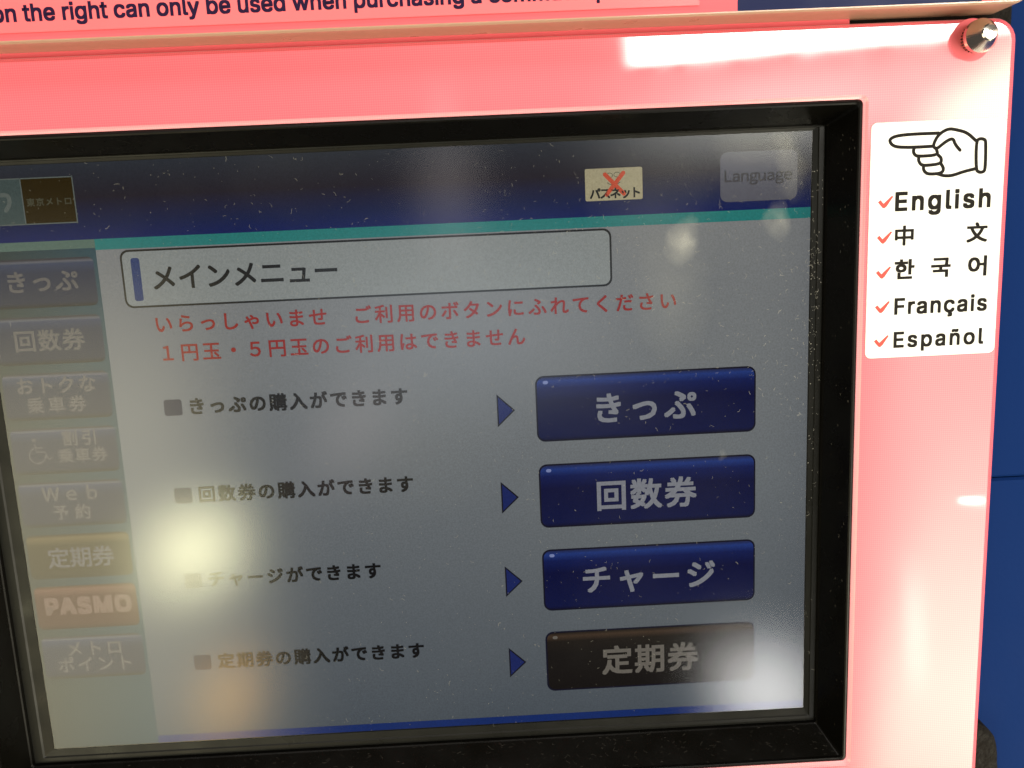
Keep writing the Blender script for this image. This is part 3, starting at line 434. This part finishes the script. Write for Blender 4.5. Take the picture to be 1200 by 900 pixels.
E_card = em('screen_card', (.24, .22, .15)); E_x = em('screen_cross', (.34, .045, .02)); E_sk = em('screen_sketch', (.05, .045, .035)); E_lang = em('screen_grey_button', (.060, .062, .085)); E_ltx = em('screen_grey_text', (.026, .026, .032))

def sp(*a, **k): return sheet(*a, **k)
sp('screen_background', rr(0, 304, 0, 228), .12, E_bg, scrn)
sp('header_band', rr(0, 304, 0, 27.1), .20, E_head, scrn)
sp('header_stripe', rr(41.6, 304, 27.1, 31.0), .22, E_teal, scrn)
sp('header_stripe', rr(0, 41.6, 27.1, 30.2), .22, E_lite, scrn)
sp('side_column', rr(0, 41.6, 30.2, 228), .18, E_side, scrn)
sp('footer_band', rr(41.6, 304, 225.0, 228), .20, E_foot, scrn)
bm = bmesh.new(); ring(bm, rr(50.0, 230.0, 31.5, 52.7, 3), rr(50.7, 229.3, 32.2, 52.0, 2.5), 0)
o = link('title_box_line', mesh(bm, 'title_box_line'), E_line, scrn); o.location = B(0, 0, .30)
sp('title_box', rr(50.5, 229.5, 32.0, 52.2, 2.6), .24, E_box, scrn)
sp('title_mark', rr(53.7, 56.9, 34.5, 50.2, .9, 3), .30, E_mark, scrn)
text('title_text', 'メインメニュー', 61.2, 128.4, 10.2, .32, E_txt, scrn, zmid=42.1, bold=.016)
text('message_text', 'いらっしゃいませ　ご利用のボタンにふれてください', 60.3, 253.7, 7.3, .30, E_red, scrn, zmid=59.1, bold=.016)
text('message_text', '１円玉・５円玉のご利用はできません', 61.5, 196.6, 7.3, .30, E_red, scrn, zmid=69.9, bold=.016)
for s_, z, x0, x1 in (('きっぷの購入ができます', 90.5, 69.5, 151), ('回数券の購入ができます', 125.0, 69.1, 150.9), ('チャージができます', 159.5, 69.1, 136), ('定期券の購入ができます', 194.0, 69.1, 150.8)):
    text('menu_text', s_, x0, x1, 7.0, .30, E_txt, scrn, zmid=z, bold=.032)
first = None
for k in range(4):
    z = 90.7 + 34.5 * k
    if first is None:
        bu = sp('menu_bullet', rr(59.6, 66.3, z - 3.1, z + 3.1, .9, 3), .30, E_bul, scrn, org=(62.95, z))
        bm = bmesh.new(); f = add_ngon(bm, [(-3.35, -6.45), (3.45, 0), (-3.35, 6.3)], 0); me1 = mesh(bm, 'menu_arrow')
        ar = link('menu_arrow', me1, E_arro, scrn)
        bm = bmesh.new(); add_ngon(bm, [(-2.85, -5.3), (2.65, 0), (-2.85, 5.15)], 0); me2 = mesh(bm, 'arrow_face')
        for o_ in (ar,): o_.location = B(188.2, z + 7.4, .28)
        af = link('menu_arrow_face', me2, E_arr, scrn); af.location = B(188.2, z + 7.4, .34); first = (bu, ar, af)
    else:
        for o_, x, zz, d in ((first[0], 62.95, z, .30), (first[1], 188.2, z + 7.4, .28), (first[2], 188.2, z + 7.4, .34)):
            c = o_.copy(); COL.objects.link(c); c.location = B(x, zz, d)
btn = None
for k, (s_, x0, x1, e_, tz) in enumerate((('きっぷ', 223, 260.8, 12.9, 99.0), ('回数券', 222.3, 260.7, 13.0, 133.7), ('チャージ', 215.8, 267.8, 12.6, 168.3), ('定期券', 222.4, 260.9, 13.0, 202.8))):
    z0 = 85.75 + 34.6 * k; zc = z0 + 12.5
    m_ = E_btn if k < 3 else E_btk
    rim = sp('touch_button_rim', rr(199.7, 284.0, z0 - .3, z0 + 25.3, 3.2), .24, E_bo, scrn, org=(241.85, zc))
    b_ = sp('touch_button', rr(200.3, 283.4, z0 + .3, z0 + 24.7, 2.8), .28, m_, scrn, org=(241.85, zc), label='black on screen button' if k == 3 else None)
    sp('button_glint', rr(202.6, 204.6, z0 + 1.6, z0 + 2.9, .6, 3), .31, E_spot if k < 3 else E_cap2, scrn, org=(203.6, z0 + 2))
    text('button_caption', s_, x0, x1, e_, .34, E_cap if k < 3 else E_cap2, scrn, zmid=tz, bold=.024)
side = [[('きっぷ', 8.6, 33.8, 8.8, 41.4)], [('回数券', 8, 33.4, 8.7, 63.1)], [('おトクな', 6.3, 35.2, 7.0, 79.9), ('乗車券', 9.1, 30.7, 6.6, 87.3)], [('割引', 20.3, 32.6, 6.4, 100.4), ('乗車券', 17.9, 36.2, 6.0, 107.1)],
        [('Ｗｅｂ', 9.7, 30.4, 7.0, 121.9), ('予約', 12.9, 26.9, 6.5, 129.4)], [('定期券', 8.4, 33.7, 8.9, 147.6)], [('PASMO', 5.0, 37.5, 7.2, 171.2)], [('メトロ', 10.8, 31.6, 7.0, 185.6), ('ポイント', 6.3, 34.9, 7.2, 192.1)]]
for k, rows in enumerate(side):
    z0 = 33.0 + 21.0 * k; m_ = {5: E_sy, 6: E_sr}.get(k, E_sb)
    lb = {5: 'olive side button', 6: 'reddish side button'}.get(k)
    sp('side_button', rr(1.0, 40.3, z0 + .2, z0 + 18.0, 2.2), .26, m_, scrn, org=(20.6, z0 + 9), label=lb)
    for q in rows:
        if k == 6: text('side_caption', q[0], q[1], q[2], 6.2, .32, E_rcap, scrn, base=170.6, bold=.09, lat=True)
        else: text('side_caption', q[0], q[1], q[2], q[3], .32, E_scap, scrn, zmid=q[4], bold=.02)
# wheelchair sign
bm = bmesh.new()
stroke(bm, [(9.6, 102.4), (9.9, 105.2), (13.0, 105.4), (14.2, 108.2), (15.6, 107.7)], .55, 0, smooth=0)
stroke(bm, [(9.0, 103.8), (7.4, 105.2), (6.9, 107.2), (8.0, 109.2), (10.2, 109.8), (12.2, 108.9), (13.1, 107.1)], .5, 0)
stroke(bm, [(9.8, 103.6), (12.4, 103.7)], .45, 0, smooth=0)
add_ngon(bm, [(9.6 + .75 * math.cos(a), 100.6 + .75 * math.sin(a)) for a in [k * math.pi / 5 for k in range(10)]], 0)
link('wheelchair_sign', mesh(bm, 'wheelchair_sign'), E_scap, scrn).location = B(0, 0, .32) - Vector((0, 0, 0))
# logo tiles in the header
sp('logo_tile', rr(0.0, 18.0, 4.7, 20.8), .24, E_t1, scrn); sp('logo_tile', rr(18.0, 36.5, 4.7, 20.8), .25, E_t2, scrn)
bm = bmesh.new()
for a_, b_ in (((0, 4.7), (36.5, 4.7)), ((0, 20.8), (36.5, 20.8)), ((18, 4.7), (18, 20.8)), ((36.5, 4.5), (36.5, 21.0))): stroke(bm, [a_, b_], .42, 0, smooth=0)
link('tile_line', mesh(bm, 'tile_line'), E_tl, scrn).location = B(0, 0, .30)
bm = bmesh.new(); stroke(bm, [(6.0, 10.4), (12.6, 10.0), (13.4, 11.4), (13.2, 13.6), (11.6, 15.6)], 1.5, 0)
link('tile_mark', mesh(bm, 'tile_mark'), E_tl, scrn).location = B(0, 0, .31)
text('tile_text', '東京メトロ', 19.4, 35.2, 3.1, .31, E_tx, scrn, zmid=13.1, bold=.02)
# crossed out card
sp('card_picture', rr(220.9, 241.9, 10.0, 21.5, .6, 3), .26, E_card, scrn)
bm = bmesh.new()
for c_ in ((229.9, 12.6), (232.6, 12.4)): stroke(bm, [(c_[0] + 1.2 * math.cos(a), c_[1] + .9 * math.sin(a)) for a in [k * math.pi / 4 for k in range(8)]], .22, 0, closed=True)
stroke(bm, [(229, 15.2), (230.4, 16.0), (232.2, 16.0), (233.8, 15.1)], .25, 0)
link('card_sketch', mesh(bm, 'card_sketch'), E_sk, scrn).location = B(0, 0, .28)
text('card_text', 'パスネット', 222.6, 240.8, 4.3, .30, E_txt, scrn, zmid=19.0, bold=.03)
bm = bmesh.new(); stroke(bm, [(228.2, 12.2), (235.0, 19.3)], 1.5, 0, smooth=0); link('card_cross', mesh(bm, 'card_cross'), E_x, scrn).location = B(0, 0, .33)
bm = bmesh.new(); stroke(bm, [(234.9, 11.9), (228.7, 19.4)], 1.5, 0, smooth=0); link('card_cross', mesh(bm, 'card_cross'), E_x, scrn).location = B(0, 0, .34)
sp('language_button', rr(270.5, 298.9, 6.2, 24.0, 2.6), .26, E_lang, scrn)
text('button_caption', 'Ｌａｎｇｕａｇｅ', 272.1, 296.9, 5.4, .30, E_ltx, scrn, zmid=15.5, bold=.02)

# anti-glare film of the touch panel: mirrors softly, smudged by fingers
mf = bpy.data.materials.new('touch_film'); mf.use_nodes = True; nt = mf.node_tree; nt.nodes.remove(nt.nodes['Principled BSDF'])
tr = N(mf, 'ShaderNodeBsdfTransparent'); gl = N(mf, 'ShaderNodeBsdfGlossy'); mx = N(mf, 'ShaderNodeMixShader'); df = N(mf, 'ShaderNodeBsdfDiffuse'); mx2 = N(mf, 'ShaderNodeMixShader')
mx.inputs[0].default_value = .068; gl.distribution = 'BECKMANN'; gl.inputs['Roughness'].default_value = .15; df.inputs[0].default_value = (.8, .8, .72, 1)
tr.inputs[0].default_value = (.97, .97, .96, 1)
tc = N(mf, 'ShaderNodeTexCoord')
Lk(mf, tr.outputs[0], mx.inputs[1]); Lk(mf, gl.outputs[0], mx.inputs[2])
acc = None
def addv(a, b_):
    n = N(mf, 'ShaderNodeMath', operation='ADD'); Lk(mf, a, n.inputs[0]); Lk(mf, b_, n.inputs[1]); return n.outputs[0]
wn = N(mf, 'ShaderNodeTexNoise'); wn.inputs['Scale'].default_value = 110; wn.inputs['Detail'].default_value = 5; Lk(mf, tc.outputs['Object'], wn.inputs['Vector'])
for (x, z, rx, rz, st) in ((256, 37, 7, 10, .22), (257.5, 37.5, 3.5, 4.5, .12), (291.5, 31.5, 5.5, 7.5, .17), (295, 4, 7, 9, .16), (284, 3, 19, 10, .08), (252, 58, 16, 26, .06), (270.5, 119, 2.4, 3, .06), (297, 14, 6, 12, .10), (246, 30, 26, 34, .03), (150, 110, 44, 30, .02)):
    mp = N(mf, 'ShaderNodeMapping', vector_type='TEXTURE'); mp.inputs['Location'].default_value = B(x, z, 0) - O; mp.inputs['Scale'].default_value = (rx / 1000, 1, rz / 1000)
    ad = N(mf, 'ShaderNodeVectorMath', operation='MULTIPLY_ADD'); ad.inputs[1].default_value = (.011,) * 3; Lk(mf, wn.outputs['Color'], ad.inputs[0]); Lk(mf, tc.outputs['Object'], ad.inputs[2])
    sb = N(mf, 'ShaderNodeVectorMath', operation='SUBTRACT'); sb.inputs[1].default_value = (.0055,) * 3; Lk(mf, ad.outputs[0], sb.inputs[0])
    Lk(mf, sb.outputs[0], mp.inputs[0])
    gr = N(mf, 'ShaderNodeTexGradient', gradient_type='SPHERICAL'); Lk(mf, mp.outputs[0], gr.inputs[0])
    pw = N(mf, 'ShaderNodeMath', operation='POWER'); pw.inputs[1].default_value = .9; Lk(mf, gr.outputs[1], pw.inputs[0])
    ml = N(mf, 'ShaderNodeMath', operation='MULTIPLY'); ml.inputs[1].default_value = st * .8; Lk(mf, pw.outputs[0], ml.inputs[0])
    acc = ml.outputs[0] if acc is None else addv(acc, ml.outputs[0])
# thin greasy veil, uneven
vn = N(mf, 'ShaderNodeTexNoise'); vn.inputs['Scale'].default_value = 14; vn.inputs['Detail'].default_value = 7; vn.inputs['Distortion'].default_value = .8; Lk(mf, tc.outputs['Object'], vn.inputs['Vector'])
vr = N(mf, 'ShaderNodeMapRange'); vr.inputs[1].default_value = .42; vr.inputs[2].default_value = .75; vr.inputs[3].default_value = 0; vr.inputs[4].default_value = .006; Lk(mf, vn.outputs[0], vr.inputs[0])
acc = addv(acc, vr.outputs[0])
Lk(mf, acc, mx2.inputs[0]); Lk(mf, mx.outputs[0], mx2.inputs[1]); Lk(mf, df.outputs[0], mx2.inputs[2]); Lk(mf, mx2.outputs[0], nt.nodes['Material Output'].inputs[0])
film = sheet('touch_film', rr(-.1, 304.2, -.1, 228.2), .45, mf, scrn, 'smudged anti-glare film')
# the same film over the dark rim of the panel
mg = mat('touch_glass_rim', (.012, .012, .010), .35, spec=.16); wear(mg, 80, .25, .42); brd.data.materials.clear(); brd.data.materials.append(mg)

# dust and lint on the glass and on the bezel's lower ledge
md = bpy.data.materials.new('lint'); md.use_nodes = True
p_ = P(md); p_.inputs['Base Color'].default_value = (.62, .60, .52, 1); p_.inputs['Roughness'].default_value = .9; p_.inputs['Alpha'].default_value = .42
bm = bmesh.new()
def fibre(x, z, d, L, w, curl):
    a = R_.uniform(0, 2 * math.pi); k = R_.choice((2, 3, 4)); prev = None
    for i in range(k + 1):
        q = (-math.sin(a) * w / 2, math.cos(a) * w / 2)
        cur = (bm.verts.new(B(x + q[0], z + q[1], d) - O), bm.verts.new(B(x - q[0], z - q[1], d) - O))
        if prev: bm.faces.new((prev[0], prev[1], cur[1], cur[0]))
        prev = cur; x += math.cos(a) * L / k; z += math.sin(a) * L / k; a += R_.uniform(-curl, curl)
def speck(x, z, d, r):
    vs = [bm.verts.new(B(x + r * math.cos(t) * R_.uniform(.6, 1), z + r * math.sin(t) * R_.uniform(.6, 1), d) - O) for t in [j * math.pi / 2.5 + .3 for j in range(5)]]
    bm.faces.new(vs)
for _ in range(1000):
    x = R_.uniform(0, 304) if R_.random() < .5 else 304 * R_.random() ** .5; z = R_.uniform(0, 228) if R_.random() < .55 else 90 * R_.random()
    fibre(x, z, .62, R_.choice((R_.uniform(.3, 1.1), R_.uniform(.5, 2.2))), R_.uniform(.04, .095), 1.3)
for _ in range(1100): speck(R_.uniform(0, 304), R_.uniform(0, 228), .60, R_.uniform(.06, .17))
for _ in range(150):
    z = R_.triangular(10, 130, 60) if R_.random() < .7 else R_.uniform(0, 228); fibre(R_.gauss(299, 6) if R_.random() < .6 else R_.uniform(303.5, 307), z, 1.62, R_.uniform(.4, 1.9), R_.uniform(.06, .14), 1.6)
for _ in range(60): speck(R_.uniform(304, 308), R_.triangular(5, 150, 60), 1.64, R_.uniform(.1, .3))
link('dust', mesh(bm, 'dust'), md, scrn, 'pale dust and lint on the glass', 'stuff')
bm = bmesh.new()
ml_ = bpy.data.materials.new('bezel_lint'); ml_.use_nodes = True; P(ml_).inputs['Base Color'].default_value = (.4, .36, .3, 1); P(ml_).inputs['Roughness'].default_value = .9; P(ml_).inputs['Alpha'].default_value = .13
def ledge(f, t):                                    # point on the slope: t 0 at the glass, 1 at the lip
    return f, 234.0 + 6.8 * t, 3.6 + 11.1 * t
for _ in range(300):
    x = R_.uniform(-10, 312); t = R_.random(); w = R_.uniform(.05, .13); L = R_.uniform(.3, 1.8); a = R_.uniform(-1, 1)
    xa, za, da = ledge(x, t); xb, zb, db = ledge(x + L * math.cos(a), min(1, max(0, t + L * math.sin(a) / 13)))
    q = [B(xa, za - .05, da + .1), B(xb, zb - .05, db + .1), B(xb, zb - .05 + w * .6, db + .1 + w), B(xa, za - .05 + w * .6, da + .1 + w)]
    bm.faces.new([bm.verts.new(v - O) for v in q])
for _ in range(90):
    z = R_.uniform(0, 230); t = R_.random(); xa = 309.1 + 4.7 * t; da = 3.7 + 10.8 * t; r = R_.uniform(.06, .2)
    bm.faces.new([bm.verts.new(B(xa - .05 + e[0] * r * .4, z + e[1] * r * 2, da + .08 + e[0] * r) - O) for e in ((-1, -1), (1, -1), (1, 1), (-1, 1))])
link('bezel_dust', mesh(bm, 'bezel_dust'), ml_, bez, 'fine lint caught on the bezel', 'stuff')
for o in list(scrn.children) + list(bez.children) + list(fascia.children) + list(up.children):
    o.matrix_parent_inverse = Matrix.Translation(-O)
for o in scrn.children:
    if o.name.split('.')[0] in ('dust', 'screen_border'): o.location = O
for o in bez.children: o.location = O

# ================================================================== language sticker
sd = 16.0
st = bpy.data.objects.new('language_sticker', None); COL.objects.link(st); st.location = B(342.5, 41, sd)
st['label'] = 'white rounded sticker with a pointing hand and five language names'; st['category'] = 'sticker'
INV = Matrix.Translation(-B(342.5, 41, sd))
bm = bmesh.new(); add_loft(bm, [(rr(318.6, 366.0, -.1, 82.2, 2.2), 16.0 - sd), (rr(318.7, 365.9, 0, 82.1, 2.1), .28)], cap=True)
base = link('sticker_base', mesh(bm, 'sticker_base'), M_white, st); base.location = B(0, 0, sd) 
HAND = {'index': [(342.23, 4.29), (332.28, 4.25), (327.33, 4.62), (325.37, 5.49), (325.2, 6.43), (326.24, 7.81), (328.46, 8.48), (333.95, 8.71), (340.42, 8.6)],
 'thumb': [(349.99, 10.34), (348.2, 8.35), (347.51, 6.51), (346.32, 6.46), (344.18, 7.7), (341.67, 9.7), (340.42, 8.6), (341.32, 6.15), (342.83, 4.31), (345.66, 2.91), (348.37, 3.4), (352.21, 4.51), (355.34, 7.31)],
 'mid': [(333.95, 8.71), (333.5, 10.03), (334.15, 11.4), (335.76, 11.85), (342.35, 11.65), (341.67, 9.7)],
 'ring': [(335.57, 11.94), (335.52, 13.38), (336.48, 14.77), (338.29, 15.04), (343.48, 14.68), (343.6, 12.76), (342.35, 11.65)],
 'little': [(337.39, 15.0), (337.35, 16.54), (338.61, 17.85), (340.82, 18.04), (344.02, 17.79), (344.56, 16.27), (343.48, 14.68)],
 'palm': [(342.32, 18.01), (344.87, 18.89), (347.88, 18.82), (351.35, 17.71), (355.82, 16.84)],
 'cuff': [(355.54, 7.32), (356.91, 6.71), (358.52, 7.06), (358.97, 8.04), (359.26, 17.18), (358.5, 18.12), (357.1, 18.15), (355.95, 17.33)]}
bm = bmesh.new()
for i, (k, v) in enumerate(HAND.items()): stroke(bm, v, 1.12, .34 + i * .008, closed=(k == 'cuff'), smooth=2)
link('pointing_hand', mesh(bm, 'pointing_hand'), M_ink, st).location = B(0, 0, sd)
text('language_name', 'English', 328.1, 361.4, 6.1, sd + .36, M_ink, st, base=30.0, bold=.048, lat=True)
text('language_name', '中', 328.3, 334.6, 7.3, sd + .36, M_ink, st, zmid=38.8, bold=.028); text('language_name', '文', 353.9, 361, 7.3, sd + .36, M_ink, st, zmid=38.8, bold=.028)
for c_, a_, b_ in (('한', 328.6, 335.3), ('국', 341.7, 348.3), ('어', 355, 361.3)): text('language_name', c_, a_, b_, 7.6, sd + .36, M_ink, st, zmid=50.6, bold=.03)
text('language_name', 'Français', 329.0, 362.1, 5.5, sd + .36, M_ink, st, base=66.5, bold=.04, lat=True)
text('language_name', 'Español', 329.1, 361.5, 5.4, sd + .36, M_ink, st, base=78.5, bold=.04, lat=True)
bm = bmesh.new()
add_ngon(bm, [(-2.7, -.1), (-1.8, -.85), (-.7, .45), (2.2, -2.2), (2.7, -1.9), (.5, 1.35), (-.4, 2.1), (-1.1, 1.8)], 0); tick_me = mesh(bm, 'check_mark')
for k in range(5):
    o = link('check_mark', tick_me, M_red, st) ; o.location = B(324.4, 27.0 + 12.28 * k, sd + .34)
for o in st.children: o.matrix_parent_inverse = INV

# ================================================================== notice above the screen
ns = bpy.data.objects.new('notice_sign', None); COL.objects.link(ns); ns.location = B(95, -38, 26.1)
ns['label'] = 'pink paper notice with a dark English line on the board above the screen'; ns['category'] = 'notice'
bm = bmesh.new(); add_loft(bm, [(rr(-66, 256.6, -130, -38.0, 0), .15), (rr(-66, 256.6, -130, -38.0, 0), .85)], cap=True, back=True)
link('paper', mesh(bm, 'paper'), M_paper, ns).location = B(0, 0, 26.1)
text('notice_text', 'on the right can only be used when purchasing a commuter pass.', 31.0, 239.5, 4.95, 27.02, M_navyink, ns, base=-41.4, bold=.042, lat=True, sx=1)
for o in ns.children: o.matrix_parent_inverse = Matrix.Translation(-B(95, -38, 26.1))
mach.location = B(150, 620, -30)
for o in mach.children: o.matrix_parent_inverse = Matrix.Translation(-B(150, 620, -30))
